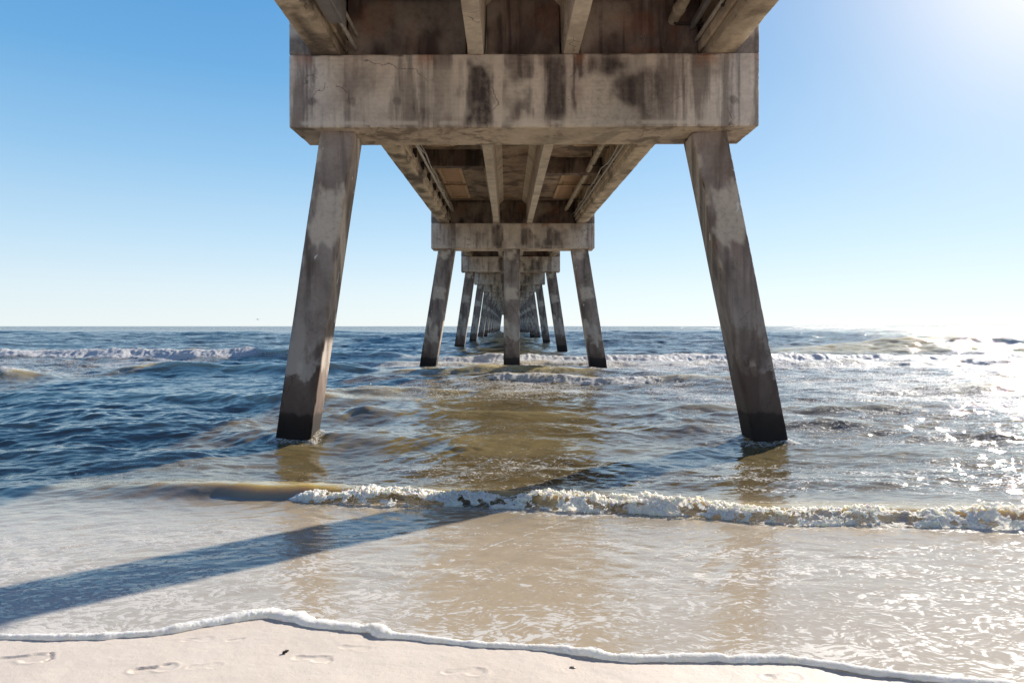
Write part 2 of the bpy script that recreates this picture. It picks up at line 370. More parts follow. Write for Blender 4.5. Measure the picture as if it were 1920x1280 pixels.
# deck spans
GW = .39; GX = 2.985-GW/2
def span_parts(L, detail):
    """parts of one span in a frame with y along the span, z=0 at the girder soffit"""
    out = {}
    y0, y1 = .50, L+.48
    ln = y1-y0; yc = (y0+y1)/2
    def g(sx):
        V, F = gbox((GW, ln, 1.16), .12 if detail else .6, .018, .03 if detail else .0, 4+sx, (sx*GX, yc, .58))
        return V, F
    for nm, sx in (('L', -1), ('R', 1)):
        b = MB(); b.add(*g(sx))
        # thinner web ledge on the inner face: bottom bulb
        b.box((.055, ln-.02, .16), (sx*(GX-GW/2-.0245), yc, .22), .4, .02)
        me = b.mesh('edge_girder')
        co = np.zeros(len(me.vertices)*3, np.float32); me.vertices.foreach_get('co', co); co = co.reshape(-1, 3)
        st = sst(.50, .62, fbm(co[:, 0]*6+sx, co[:, 1]*1.1+sx*5, 5, 3))*(.75 if sx < 0 else .35)
        at = me.attributes.new('stain', 'FLOAT', 'POINT'); at.data.foreach_set('value', st.astype(np.float32))
        out['edge_girder'+nm] = (me, M_GIR)
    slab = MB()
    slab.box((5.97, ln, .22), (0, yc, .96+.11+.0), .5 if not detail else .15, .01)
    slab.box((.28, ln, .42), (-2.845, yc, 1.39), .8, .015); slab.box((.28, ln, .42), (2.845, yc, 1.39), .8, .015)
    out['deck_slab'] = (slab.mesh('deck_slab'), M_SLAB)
    for nm, sx in (('L', -1), ('R', 1)):
        # tapered stem with fillet into the slab
        prof = [(-.105, 0), (.105, 0), (.135, .80), (.30, .958), (-.30, .958), (-.135, .80)]
        bm = bmesh.new(); ys = np.arange(y0, y1+.01, .4 if detail else 4.5)
        if ys[-1] < y1-.01: ys = np.append(ys, y1)
        rows = [[bm.verts.new((sx*.672+a[0]+(random.uniform(-.003, .003) if detail else 0), y, a[1])) for a in prof] for y in ys]
        for r0, r1 in zip(rows, rows[1:]):
            for j in range(6): bm.faces.new((r0[j], r0[(j+1) % 6], r1[(j+1) % 6], r1[j]))
        bm.faces.new(rows[0][::-1]); bm.faces.new(rows[-1])
        bmesh.ops.recalc_face_normals(bm, faces=bm.faces)
        me = bpy.data.meshes.new('inner_beam'); bm.to_mesh(me); bm.free()
        out['inner_beam'+nm] = (me, M_STEM)
    # end walls over the near and far caps
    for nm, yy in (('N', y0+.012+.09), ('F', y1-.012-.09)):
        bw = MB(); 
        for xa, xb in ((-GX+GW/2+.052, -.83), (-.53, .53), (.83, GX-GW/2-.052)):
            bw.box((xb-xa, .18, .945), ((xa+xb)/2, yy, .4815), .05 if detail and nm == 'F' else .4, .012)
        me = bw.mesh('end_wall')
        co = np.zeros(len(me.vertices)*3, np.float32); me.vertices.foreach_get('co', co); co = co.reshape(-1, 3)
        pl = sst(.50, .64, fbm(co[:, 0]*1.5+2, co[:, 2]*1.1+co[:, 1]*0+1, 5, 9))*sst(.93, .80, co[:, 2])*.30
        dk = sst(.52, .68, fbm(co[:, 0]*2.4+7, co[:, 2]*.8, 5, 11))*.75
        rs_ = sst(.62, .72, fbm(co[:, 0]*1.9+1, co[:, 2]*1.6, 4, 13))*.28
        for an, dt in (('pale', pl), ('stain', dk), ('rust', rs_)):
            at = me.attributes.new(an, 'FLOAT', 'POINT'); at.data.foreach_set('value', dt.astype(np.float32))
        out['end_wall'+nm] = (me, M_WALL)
    # cross beams: left a little nearer than right
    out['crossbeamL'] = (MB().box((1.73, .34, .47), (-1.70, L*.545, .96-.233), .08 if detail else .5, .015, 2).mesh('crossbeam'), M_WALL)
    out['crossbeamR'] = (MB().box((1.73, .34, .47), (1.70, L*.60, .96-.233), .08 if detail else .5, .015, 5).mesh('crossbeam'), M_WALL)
    # panels let into the slab soffit
    k = 0
    for sx in (-1, 1):
        xa, xb = (1.62, 2.46) if sx > 0 else (1.72, 2.40)
        for ya, yb in ((1.6, 4.9), (5.4, L*.5), (L*.655, L*.655+2.6), (L*.655+3.0, L-.6)):
            b = MB(); b.box((xb-xa, yb-ya, .03), (sx*(xa+xb)/2, (ya+yb)/2, .943), 1, .004)
            t_ = MB()
            for xx in (xa, xb): t_.box((.10, yb-ya, .035), (sx*xx, (ya+yb)/2, .908), 1, .006)
            t_.box((xb-xa-.11, .09, .035), (sx*(xa+xb)/2, ya+.05, .908), 1, .006)
            t_.box((xb-xa-.11, .09, .035), (sx*(xa+xb)/2, yb-.05, .908), 1, .006)
            out['soffit_panel%d' % k] = (b.mesh('soffit_panel'), M_WOOD); out['batten%d' % k] = (t_.mesh('batten'), M_BATTEN); k += 1
    # utilities
    xr = GX-GW/2
    segs = np.arange(y0+.3, y1-.3, 2.9)
    b = MB(); b.tube([(xr-.42, y, .60+.012*math.sin(y)) for y in np.linspace(y0+.12, y1-.12, 30)], .078, 14)
    for y in segs: b.tube([(xr-.42, y, .60), (xr-.42, y+.10, .60)], .092, 14)
    out['drain_pipe'] = (fix_sharp(b.mesh('drain_pipe')), M_PIPE)
    for q, y in enumerate(segs): out['pipe_hanger%d' % q] = (MB().box((.02, .04, .465), (xr-.42, y+.3, .735), 1, .003).box((.40, .04, .03), (xr-.21, y+.3, .503), 1, .003).mesh('pipe_hanger'), M_DARK)
    def cable(nm, x, z, r, sag, per, seed=0):
        rr = random.Random(seed); ph = rr.random()*3
        pts = [(x+.03*math.sin(y*.7+ph)*sag*8, y, z-sag*abs(math.sin((y-y0)*math.pi/per))) for y in np.linspace(y0+.12, y1-.12, 90)]
        out[nm] = (MB().tube(pts, r, 8).mesh('conduit'), M_COND)
    cable('conduit1', xr-.09, .30, .028, .0, 3, 1)
    cable('conduit2', xr-.17, .44, .017, .11, 3.1, 2)
    cable('conduit3', -xr+.12, .50, .045, .0, 3, 3)
    cable('conduit4', -xr+.20, .56, .016, .10, 2.7, 4)
    cable('conduit5', -xr+.17, .66, .014, .04, 2.1, 5)
    for q, y in enumerate(np.arange(y0+.9, y1-.5, 1.55)): out['conduit_bracket%d' % q] = (MB().box((.10, .05, .22), (-xr+.057, y, .36), 1, .004).mesh('conduit_bracket'), M_DARK)
    for q, y in enumerate(np.arange(y0+.8, y1-.5, 2.3)): out['conduit_clip%d' % q] = (MB().box((.08, .05, .16), (xr-.048, y, .33), 1, .004).mesh('conduit_clip'), M_DARK)
    return out
def soff(i): return capb(i)+CH+.004
det = span_parts(SP, True); lo = span_parts(SP, False)
NAMES = {k: ''.join(ch for ch in k if not ch.isdigit()).rstrip('LRNF') if k not in () else k for k in det}
for i in range(-1, NB_-1):
    z0 = soff(max(i, 0)); z1 = soff(i+1); parts = det if i < 1 else lo
    sl_ = math.atan2(z1-z0, SP)
    Mx = Matrix.Translation((XC, Y1+i*SP, z0)) @ Matrix.Rotation(sl_, 4, 'X')
    root = None
    keys = ['deck_slab']+[k for k in parts if k != 'deck_slab']
    for k in keys:
        if i > 5 and (k.startswith(('soffit', 'batten', 'conduit', 'pipe_h', 'drain'))): continue
        if i > 1 and k.startswith(('conduit_', 'pipe_h')): continue
        if i == -1 and k.startswith(('conduit3', 'conduit4', 'conduit5', 'conduit_bracket', 'conduit2')): continue
        me, mat = parts[k]
        o = link(NAMES[k], me, mat); par = root or pier
        o.matrix_world = Mx.copy(); o.parent = par; o.matrix_parent_inverse = WM[par.name].inverted()
        WM[o.name] = Mx.copy()
        if root is None: root = o
        if k.startswith('inner_beam'): me.shade_flat()
    if i == -1: span0 = root
# the utilities of the span overhead, in world coordinates
zs = soff(0)
b = MB(); b.box((.20, 1.55, .34), (-2.225, 8.25, 5.80), .2, .012); b.box((.03, 1.61, .40), (-2.115, 8.25, 5.80), .2, .008)
def wpart(name, me, mat):
    o = link(name, me, mat); o.parent = span0; o.matrix_parent_inverse = WM[span0.name].inverted(); return o
jb = wpart('junction_box', b.mesh('junction_box'), M_BOX)
wpart('conduit', MB().tube([(-2.25, y, 5.74) for y in np.linspace(-7, 7.48, 20)], .035, 10).mesh('conduit'), M_COND)
wpart('conduit', MB().tube([(-2.19, y, 5.70) for y in np.linspace(9.02, 10.14, 6)], .030, 10).mesh('conduit'), M_COND)
wpart('conduit', MB().tube([(-2.17, y, 5.90) for y in np.linspace(9.02, 10.14, 6)], .024, 10).mesh('conduit'), M_COND)
wpart('cable_tray', MB().box((.07, 16, .10), (2.66, 2.0, 6.02), 1, .01).mesh('cable_tray'), M_BOX)

# ------------------------------------------------------------------ BEACH
SHORE = np.array([(-9, 3.15), (-6, 3.25), (-4.2, 3.32), (-2.415, 3.32), (-2.16, 3.30), (-1.92, 3.315), (-1.68, 3.36), (-1.46, 3.50), (-1.37, 3.555), (-1.26, 3.60), (-1.155, 3.565),
    (-.945, 3.455), (-.767, 3.40), (-.685, 3.385), (-.655, 3.43), (-.60, 3.335), (-.39, 3.29), (-.13, 3.225), (.02, 3.21), (.26, 3.165), (.46, 3.085), (.64, 3.065), (.83, 3.078), (1.05, 3.068), (1.30, 3.062),
    (1.44, 2.985), (1.60, 2.92), (1.74, 2.885), (2.1, 2.80), (2.8, 2.72), (4, 2.62), (9, 2.2), (40, 2.0)])
def shore(x): return np.interp(x, SHORE[:, 0], SHORE[:, 1])
def zbeach(y): return .22-.045*(y-3.1)
def sandmat():
    m, t, bs = newmat('wet_sand'); b = NB(t); p = b.pos()
    n1 = b.noise(p, 1.7, 5, .6); n2 = b.noise(p, 420, 3, .7); n3 = b.noise(p, 24, 6, .7)
    col = b.mix(b.mr(n1, .3, .7), (.66, .58, .50), (.60, .52, .445))
    col = b.mix(b.mr(n2, .35, .7, 0, .35), col, (.34, .28, .23))
    col = b.mix(b.mr(n3, .5, .8, 0, .16), col, (.42, .35, .28))
    vo = b.n('ShaderNodeTexVoronoi', feature='F1'); t.links.new(p, vo.inputs['Vector']); vo.inputs['Scale'].default_value = 38
    rare = b.noise(p, 9, 2, .5)
    col = b.mix(b.m('MULTIPLY', b.mr(vo.outputs['Distance'], .06, .10, 1, 0), b.mr(rare, .60, .62)), col, (.16, .11, .08))
    t.links.new(col, bs.inputs['Base Color']); bs.inputs['Roughness'].default_value = .62; bs.inputs['Specular IOR Level'].default_value = .35
    h = b.m('ADD', b.m('MULTIPLY', n3, 1.), b.m('MULTIPLY', n2, .25))
    t.links.new(b.bump(h, .5, .006), bs.inputs['Normal'])
    return m
M_SAND = sandmat()
def footprint(x, y, z, cx, cy, ang, L, depth, toes=True):
    ca, sa = math.cos(ang), math.sin(ang)
    u = (x-cx)*ca+(y-cy)*sa; v = -(x-cx)*sa+(y-cy)*ca
    near = (np.abs(u) < L) & (np.abs(v) < L)
    wob = (fbm(x*30, y*30, 3, 4)-.5)*.02
    def ell(u0, v0, a, b_): return np.sqrt(((u-u0)/a)**2+((v-v0)/b_)**2)+wob*6
    d = np.minimum(ell(-.30*L, 0, .15*L, .12*L), np.minimum(ell(.20*L, 0, .20*L, .17*L), ell(-.05*L, .03*L, .30*L, .085*L)))
    if toes:
        for k in range(5): d = np.minimum(d, ell((.46-.035*abs(k-1))*L, (-.15+.075*k)*L, .05*L, .036*L))
    depth = depth*.48; part = 1 if toes else .25+.75*sst(.42, .58, fbm(x*9+cx*7, y*9, 3, 6)); dip = sst(1.12, .72, d)*depth*part; rim = np.exp(-((d-1.28)/.16)**2)*depth*.32
    return z+np.where(near, (rim-dip)*1.0, 0)
ys = np.concatenate([np.linspace(-60, .9, 60), np.arange(1.0, 3.9, .0065), np.geomspace(3.9, 140, 150)])
xs = np.concatenate([np.linspace(-160, -3.7, 50), np.arange(-3.6, 3.6, .0085), np.linspace(3.7, 160, 50)])
gx, gy = np.meshgrid(xs, ys); x = gx.ravel(); y = gy.ravel()
z = zbeach(y); z = np.where(y > 8, zbeach(8)-.03*(y-8), z); z = np.maximum(z, -4); z = np.where(y < -4, zbeach(-4)+.01*(-4-y), z); z = z-.30*sst(4.3, 7.5, y)
z = z+(fbm(x*1.3, y*1.6, 4, 2)-.5)*.016+(fbm(x*7, y*8, 4, 3)-.5)*.004
for f in [(-2.16, 3.085, .12, .28, .012, True), (-1.52, 2.99, .25, .22, .015, False), (-1.31, 3.01, .2, .17, .007, False), (-1.47, 3.30, .1, .17, .007, False), (-1.29, 3.295, .3, .10, .006, False),
          (-.87, 3.09, -.15, .2, .008, True), (-.70, 3.20, -.2, .17, .005, False), (-.18, 2.96, .0, .22, .007, False), (1.16, 2.915, .05, .2, .009, False), (.27, 2.99, .3, .08, .010, False), (-.05, 2.90, 1.2, .2, .004, False),
          (-2.5, 2.6, .3, .26, .018, True), (-1.0, 2.4, .2, .26, .016, True), (.6, 2.3, .2, .26, .016, True)]:
    z = footprint(x, y, z, *f)
ny, nx = gx.shape
idx = np.arange(ny*nx).reshape(ny, nx)
F = np.stack([idx[:-1, :-1], idx[:-1, 1:], idx[1:, 1:], idx[1:, :-1]], -1).reshape(-1, 4)
beach = link('beach', npmesh('beach', np.stack([x, y, z], 1), F, True, False), M_SAND); tag(beach, kind='structure')

# ------------------------------------------------------------------ SEA
rows = [3.3]
while rows[-1] < 6000:
    Y = rows[-1]
    if Y < 8: st = .0085+.0016*(Y-3.3)
    elif Y < 17: st = .016+(Y-8)*.0045
    elif Y < 52: st = .058+(Y-17)*.0009
    else: st = .09*math.exp((Y-52)/45) if Y < 170 else Y*.05
    rows.append(Y+st)
rows = np.array(rows)
NCOL = 1150
uu = np.linspace(-1, 1, NCOL); uu = np.sign(uu)*np.where(np.abs(uu) < .86, np.abs(uu)*.80/.86, .80+(np.abs(uu)-.86)/.14*1.9)
RY, U = np.meshgrid(rows, uu, indexing='ij')
X = U*(RY*.93+.9)+.1
Y = RY+(shore(X)-3.3)*np.exp(-np.maximum(RY-3.3, 0)/1.1)
print('sea grid', RY.shape)
colsp = (RY*.93+.9)*.8/.86*2/NCOL
rowsp = np.gradient(rows)[:, None]
x, y = X, Y
wx = x+.35*(fbm(x*.5, y*.5, 3, 1)-.5)*2; wy = y+.35*(fbm(x*.5+50, y*.5, 3, 2)-.5)*2
zb = zbeach(y)+.010; k = .03
def filmz(yv_):
    q = zbeach(yv_)+.010
    return .5*(q+np.sqrt(q**2+k*k*4*sst(3.3, 6, yv_)))
film = .5*(zb+np.sqrt(zb**2+k*k*4*sst(3.3, 6, y)))      # thin sheet on the sand, easing to still water
chop = np.zeros_like(x)
patch = .45+1.1*fbm(x*.22, y*.16, 3, 5)
NW = 90
for i in range(NW):
    lam = .09*(60)**((i+rng.random())/NW)              # 0.09 .. 5.4 m
    th = rng.normal(0, .62)
    kx, ky = math.sin(th), math.cos(th); kk = 2*math.pi/lam
    amp = .0039*lam**.90
    res = 1/(1+(3.2*np.maximum(colsp, rowsp*.8*abs(ky)+.0)/lam)**4)
    shallow = sst(5.6, 8.5, y) if lam > .8 else (.42*sst(3.35, 4.4, y)*(1 if lam < .35 else .5)+sst(5.7, 7.5, y)*(.58 if lam < .35 else .5))
    ph = kk*(kx*wx+ky*wy)+rng.random()*6.28
    if .25 < lam < 1.2: amp *= 1.35
    chop += amp*res*shallow*(np.sin(ph)+.22*np.cos(2*ph))
chop *= patch
# sea swell further out
for i in range(26):
    lam = 5*7**rng.random(); th = rng.normal(0, .30); kk = 2*math.pi/lam
    ph = kk*(math.sin(th)*x+math.cos(th)*y)+rng.random()*6.28+1.2*fbm(x*.05, y*.03, 2, i)
    res = 1/(1+(3.0*rowsp/lam)**4)
    chop += .0055*lam**.9*res*sst(22, 60, y)*(np.sin(ph)+.25*np.cos(2*ph))
z = film+chop
foam = np.zeros_like(x); hump = np.zeros_like(x)
def win(v, a, b, s): return sst(a-s, a+s, v)*sst(b+s, b-s, v)
def breaker(yc, amp, wf, wb, fm, lead=1.2, trail=.45, ragged=.5):
    """yc, amp, fm: functions of x"""
    global z, foam, hump
    ycx = yc(x)+ragged*(fbm(x*.55, y*.12+7, 4, 3)-.5)*2
    d = y-ycx
    a = amp(x)*(.7+.6*fbm(x*.35+3, y*.02, 3, 6))
    prof = np.where(d < 0, sst(-wf, 0, d)**1.4, np.exp(-(d/wb)**2))
    z = z+a*prof; hump = hump+a*prof
    f = fm(x)*np.where(d < 0, sst(-wf*lead, -wf*lead*.55, d), sst(wb*trail, 0, d))
    foam = np.maximum(foam, f)
Z0 = lambda v: v*0
# A: foam line on the left, fading into the pier's shadow
breaker(lambda v: 35.6+.05*(v+15), lambda v: .26*win(v, -75, -11, 2)+.24*win(v, -11, -5, 2), 1.3, 2.2, lambda v: .98*win(v, -80, -13, .7)+.50*win(v, -13, -3.8, 1), 1.1, .6, .6)
# second smaller line in front of it
breaker(lambda v: 22.3+.06*(v+15), lambda v: .28*win(v, -30, -15.5, 1.2), 1.2, 1.6, lambda v: .80*win(v, -40, -15.6, .5), .6, .35, .4)
breaker(lambda v: 26.5+.05*v, lambda v: .30*win(v, -14.0, -5.5, 1.5), 1.3, 1.5, lambda v: .35*win(v, -14, -11, 1), 1, .5, .5)
breaker(lambda v: 15.5-.05*v, lambda v: .14*win(v, -12, -2, 2.5), 1.2, 1.5, Z0, 1, .5, .5)
# B: foam row behind the second bent and to the right
breaker(lambda v: 33.2+.02*v, lambda v: .23*win(v, -3.4, 70, .8), 1.2, 1.7, lambda v: 1.0*win(v, -3.2, 90, .4), 1.7, .8, .5)
breaker(lambda v: 29.6, lambda v: .16*win(v, -7, 60, .8), 1.0, 1.2, lambda v: .66*win(v, -7, 22, .8), 1.7, .7, .7)
# C: brown rolling wave on the right, spilling at its right end
breaker(lambda v: 48.3+.03*(v-20), lambda v: .74*sst(15, 26, v)*sst(120, 70, v), 4.2, 3.2, lambda v: .86*sst(27, 31, v)*(.35+1.0*fbm(v*.35, v*0+2, 3, 9)), .75, .12, .25)
# D: low breaker in the middle
breaker(lambda v: 21.6-.38*np.clip(v, -2, 3)+.0*v, lambda v: .17*win(v, -.9, 7.2, .7), .8, 1.1, lambda v: .78*win(v, -.8, 4.7, .6), 1.0, .4, .35)
breaker(lambda v: 25.4, lambda v: .17*win(v, -4.5, 3.0, 1), .9, 1.2, lambda v: .40*win(v, -4, 3, 1), 1.5, .7, .5)
# E
breaker(lambda v: 17.9, lambda v: .20*win(v, 11.4, 22, 1.2), 1.2, 1.4, lambda v: .30*win(v, 11, 30, .6), 1.6, -.0001, .3)
# gentle unbroken humps nearer in
for yc_, xa_, xb_, a_ in [(9.9, -2.3, -.4, .10), (9.1, -.3, 2.0, .08), (13.2, -3.4, 1.0, .13), (11.3, 1.0, 3.2, .09), (14.2, 3.8, 8, .16), (11.6, 4.9, 8.5, .10), (17.0, -4, 2, .15), (8.6, 4.0, 6.5, .07), (11.4, -8.5, -5, .14), (8.4, -6.5, -3.6, .07)]:
    breaker(lambda v, q=yc_: q+0*v, lambda v, p=xa_, q=xb_, a=a_: .36*a*win(v, p-1, q+1, 1.4), .6, .8, Z0, 1, .5, .35)
# the small wave breaking in front
def yb(v): return np.interp(v, [-7, -4, -2.4, -.5, .4, 1.17, 2.2, 4.2, 9], [6.9, 6.55, 6.27, 6.2, 6.0, 5.86, 5.55, 5.37, 5.2])
ampn = lambda v: .045*win(v, -5.4, -2.9, .7)+.125*sst(-4.0, -2.1, v)*(1-.38*sst(-2.0, -1.4, v))
d = y-yb(x)-.27-.04*(fbm(x*1.4, y*0+2, 3, 4)-.5)*2
hump = hump+ampn(x)*1.5*np.where(d < 0, sst(-.17, 0, d)**1.2, np.exp(-(d/.42)**2)); wfn = .17+.28*sst(-2.3, -3.4, x); z = z+ampn(x)*np.where(d < 0, sst(-1, 0, d/wfn)**1.2, np.exp(-(d/.42)**2))
foam = np.maximum(foam, .50*sst(-1.9, -1.5, x)*win(d, -.5, .02, .08))
foam = np.maximum(foam, .30*sst(-2.2, -1.7, x)*win(d, -.1, .55, .25))
lump = (1-np.abs(2*fbm(x*5.5, y*3.2, 5, 8)-1))**2*.55+.45*(1-np.abs(2*fbm(x*2.6, y*1.8, 3, 9)-1))**2
z = z+sst(.45, .95, foam)*sst(12, 16, y)*(lump*.10-.03)*sst(90, 40, y)
# loose foam patches
pf = fbm(x*.30, y*.22, 4, 11)
loose = np.zeros_like(x)
loose = np.maximum(loose, .54*win(y, 25.5, 33, 1.5)*win(x, -6, 60, 2))
loose = np.maximum(loose, .46*win(y, 14, 27, 2)*sst(1, 5, x)); loose = np.maximum(loose, .46*win(y, 15.5, 24, 2)*win(x, -5, 3, 2))
loose = np.maximum(loose, .50*win(y, 24, 35, 2)*sst(-12, -16, x))
loose = np.maximum(loose, .30*win(y, 9, 16, 1.5)*(.55+.45*sst(2.5, 4.5, x))*sst(-6, -2, x))
loose = np.maximum(loose, .30*win(y, 6.6, 9, .5))
loose *= (.55+.9*pf)
foam = np.maximum(foam, loose)
# lacy foam on the run-up sheet
ds = y-shore(x)
lace = .20*np.exp(-ds/.25)+.15*np.exp(-ds/1.6)+.365
lace = lace*sst(6.1, 5.2, y)+.0
lace *= .72+.56*fbm(x*.9+3, y*1.1, 3, 12)
cl = np.exp(-(((x-.1)/.75)**2))*sst(3.5, 4.2, y)*.10+np.exp(-(((x-2.5)/1.1)**2))*win(y, 4.7, 6.0, .3)*.20
lace -= cl
lace += .07*sst(-.6, -1.6, x)*sst(5.9, 5.2, y)+.05*sst(-1.0, -2.0, x)*sst(5.3, 4.6, y)
foam = np.maximum(foam, lace)
# wash edges: curved foam lines on the sheet
def wline(pts, wd, s):
    global foam
    P = np.array(pts); yy = np.interp(x, P[:, 0], P[:, 1])+.05*(fbm(x*5, y*0+1, 3, 2)-.5)
    foam = np.maximum(foam, s*np.exp(-((y-yy)/wd)**2)*win(x, P[0, 0], P[-1, 0], .08))
#wline([(-6, 5.6), (-4.0, 5.30), (-2.9, 5.32), (-1.8, 5.5), (-.6, 5.75)], .035, .62)
wline([(-1.25, 3.75), (-.8, 4.15), (-.3, 4.6), (.05, 5.1), (.5, 5.6)], .03, .55)
wline([(-3.6, 4.3), (-2.2, 4.5), (-1, 4.9), (0, 5.3)], .03, .48)
# water's own colour: sandy film -> mustard suspended sand -> green-grey deep, plus painted crest glow
def lerp(a, b_, t): return a*(1-t[..., None])+b_*t[..., None]
c_film = np.array([.40, .325, .235]); c_must = np.array([.118, .086, .038]); c_mid = np.array([.075, .080, .060]); c_deep = np.array([.012, .036, .052])
cl1 = fbm(x*.35, y*.35, 4, 13)-.5
body = lerp(c_film[None, None, :]*np.ones(x.shape+(3,)), c_must, sst(4.9, 7.2, y+cl1*1.5))
body = lerp(body, c_mid, sst(20, 60, y+cl1*16)); body = lerp(body, c_deep, sst(55, 190, y+cl1*30))
body = lerp(body, np.array([.56, .45, .22]), np.clip(hump*4, 0, .9))  # humps painted paler sandy yellow, standing in for backlit crest glow
body = np.concatenate([body, np.ones(x.shape+(1,))], -1)
rip = sst(3.3, 4.5, y)*.35+sst(5.8, 8, y)*.65
for xt, lean, y0, wd in [(-2.44, -.66, Y1+.49, .5), (2.91, .90, Y1+.49, .5)]+[(XC+q, l, Y1+SP*i+.49, .66) for i in (1, 2, 3) for q, l in ((-2.69, -.78), (-.03, 0), (2.72, .78))]:
    dx = x-(xt+lean*1.0); dy = y-y0
    r_ = np.maximum(np.abs(dx), np.abs(dy))-wd/2; wk = .10+.22*(dx*.5-dy > 0)*fbm(x*2, y*2, 2, 3)
    foam = np.maximum(foam, (.56 if y0 < 12 else .7)*sst(wk+.14, wk*.3, r_)*(.55+.75*fbm(x*3, y*4, 3, 7)))
    z = z+.03*np.exp(-(np.maximum(r_, 0)/.12)**2)+.012*np.cos(np.maximum(r_, 0)*26)*np.exp(-np.maximum(r_, 0)/.35)*(r_ < 1.6)
foam = np.clip(foam, 0, 1)
V = np.stack([x.ravel(), y.ravel(), z.ravel()], 1)
ny, nx = x.shape; idx = np.arange(ny*nx).reshape(ny, nx)
F = np.stack([idx[:-1, :-1], idx[:-1, 1:], idx[1:, 1:], idx[1:, :-1]], -1).reshape(-1, 4)
def seamat():
    m, t, bs = newmat('sea_water'); b = NB(t); p = b.pos(); out = t.nodes['Material Output']
    body = b.attr('body').outputs['Color']; fo = b.attr('foam').outputs['Fac']; rp = b.attr('rip').outputs['Fac']
    P2 = b.n('ShaderNodeVectorMath', operation='MULTIPLY'); t.links.new(p, P2.inputs[0]); P2.inputs[1].default_value = (1, 1, 0); p2 = P2.outputs[0]
    yv = b.sep(p)[1]
    # ripples: fine near, coarser far
    n1 = b.noise(b.scale(p2, (10, 17, 1)), 1, 4, .6, .3)
    n2 = b.noise(b.scale(p2, (2.0, 4.4, 1)), 1, 5, .62, .3)
    n3 = b.noise(b.scale(p2, (.5, 1.3, 1)), 1, 6, .65, .2)
    far = b.mr(yv, 14, 60); 
    nr = b.bump(n1, b.m('MULTIPLY', b.mr(yv, 4, 9, .23, .09), 1.), .020)
    nr = b.bump(n2, b.m('MULTIPLY', rp, b.mr(yv, 7, 40, .22, .55)), .055, nr)
    nr = b.bump(n3, b.mr(yv, 15, 120, 0., 1.), .30, nr)
    n4 = b.noise(b.scale(p2, (.06, .2, 1)), 1, 6, .7, .2); nr = b.bump(n4, b.mr(yv, 120, 500, 0, 1.), 3.0, nr)
    t.links.new(body, bs.inputs['Base Color']); t.links.new(b.mr(yv, 5, 9, 1.62, 1.52), bs.inputs['IOR'])
    t.links.new(b.mr(yv, 6, 250, .03, .10), bs.inputs['Roughness']); t.links.new(nr, bs.inputs['Normal'])
    hp = b.attr('hump').outputs['Fac']; t.links.new(b.mr(hp, .02, .10, 0, 1), bs.inputs['Subsurface Weight']); bs.inputs['Subsurface Radius'].default_value = (1, .75, .3); t.links.new(b.mr(hp, .05, .6, .4, 2.4), bs.inputs['Subsurface Scale'])
    # foam cover
    wv = b.n('ShaderNodeTexNoise'); t.links.new(b.scale(p2, (3, 3, 1)), wv.inputs['Vector']); wv.inputs['Scale'].default_value = 1; wv.inputs['Detail'].default_value = 3
    va = b.n('ShaderNodeVectorMath', operation='MULTIPLY_ADD'); t.links.new(wv.outputs['Color'], va.inputs[0]); va.inputs[1].default_value = (.34, .34, 0); t.links.new(p2, va.inputs[2])
    warp = va.outputs[0]
    vo = b.n('ShaderNodeTexVoronoi', feature='DISTANCE_TO_EDGE'); t.links.new(b.scale(warp, (8.5, 13.0, 1)), vo.inputs['Vector']); vo.inputs['Scale'].default_value = 1
    ridge = b.mr(vo.outputs['Distance'], .0, .34, 1, 0, False)
    vo2 = b.n('ShaderNodeTexVoronoi', feature='F1'); t.links.new(b.scale(warp, (24, 44, 1)), vo2.inputs['Vector']); vo2.inputs['Scale'].default_value = 1
    blob = b.mr(vo2.outputs['Distance'], .1, .75, 1, 0, False)
    f1 = b.noise(b.scale(warp, (11, 21, 1), (3, 3, 0)), 1, 6, .68)
    f2 = b.noise(b.scale(warp, (38, 66, 1), (1, 5, 0)), 1, 4, .6)
    pat = b.m('ADD', b.m('MULTIPLY', ridge, .16), b.m('ADD', b.m('MULTIPLY', f1, .52), b.m('ADD', b.m('MULTIPLY', f2, .42), b.m('MULTIPLY', blob, .24))))
    rt = b.n('ShaderNodeMapping'); t.links.new(warp, rt.inputs[0]); rt.inputs['Rotation'].default_value = (0, 0, .5); rt.inputs['Scale'].default_value = (.9, 3.2, 1)
    strk = b.noise(rt.outputs[0], 1, 4, .6)
    pat = b.m('ADD', pat, b.m('MULTIPLY', b.m('SUBTRACT', strk, .5), .62))
    pat = b.mr(pat, .44, 1.0, 0, 1, False)
    cov = b.m('SUBTRACT', b.m('ADD', pat, fo), 1.0)
    thin = b.mr(cov, -.035, .07)
    wisp_sheen = b.m('MULTIPLY', b.mr(cov, -.22, .05), .30)  # thin foam veil, strengthened to paint a silvery sky sheen on the film
    cov = b.m('MAXIMUM', thin, wisp_sheen)
    cov = b.m('MULTIPLY', cov, b.mr(fo, .05, .2))
    fm = b.n('ShaderNodeBsdfPrincipled'); fm.inputs['Base Color'].default_value = (.78, .76, .73, 1); fm.inputs['Roughness'].default_value = .55
    fm.inputs['Specular IOR Level'].default_value = .3
    fb = b.bump(f2, b.mr(yv, 5, 12, .15, .6), .012); fb = b.bump(pat, b.mr(yv, 4, 16, .12, .6), .02, fb)
    t.links.new(fb, fm.inputs['Normal'])
    tr = b.n('ShaderNodeBsdfTranslucent'); tr.inputs[0].default_value = (.85, .80, .70, 1); t.links.new(fb, tr.inputs['Normal'])
    fmx = b.n('ShaderNodeMixShader'); fmx.inputs[0].default_value = .42; t.links.new(fm.outputs[0], fmx.inputs[1]); t.links.new(tr.outputs[0], fmx.inputs[2])
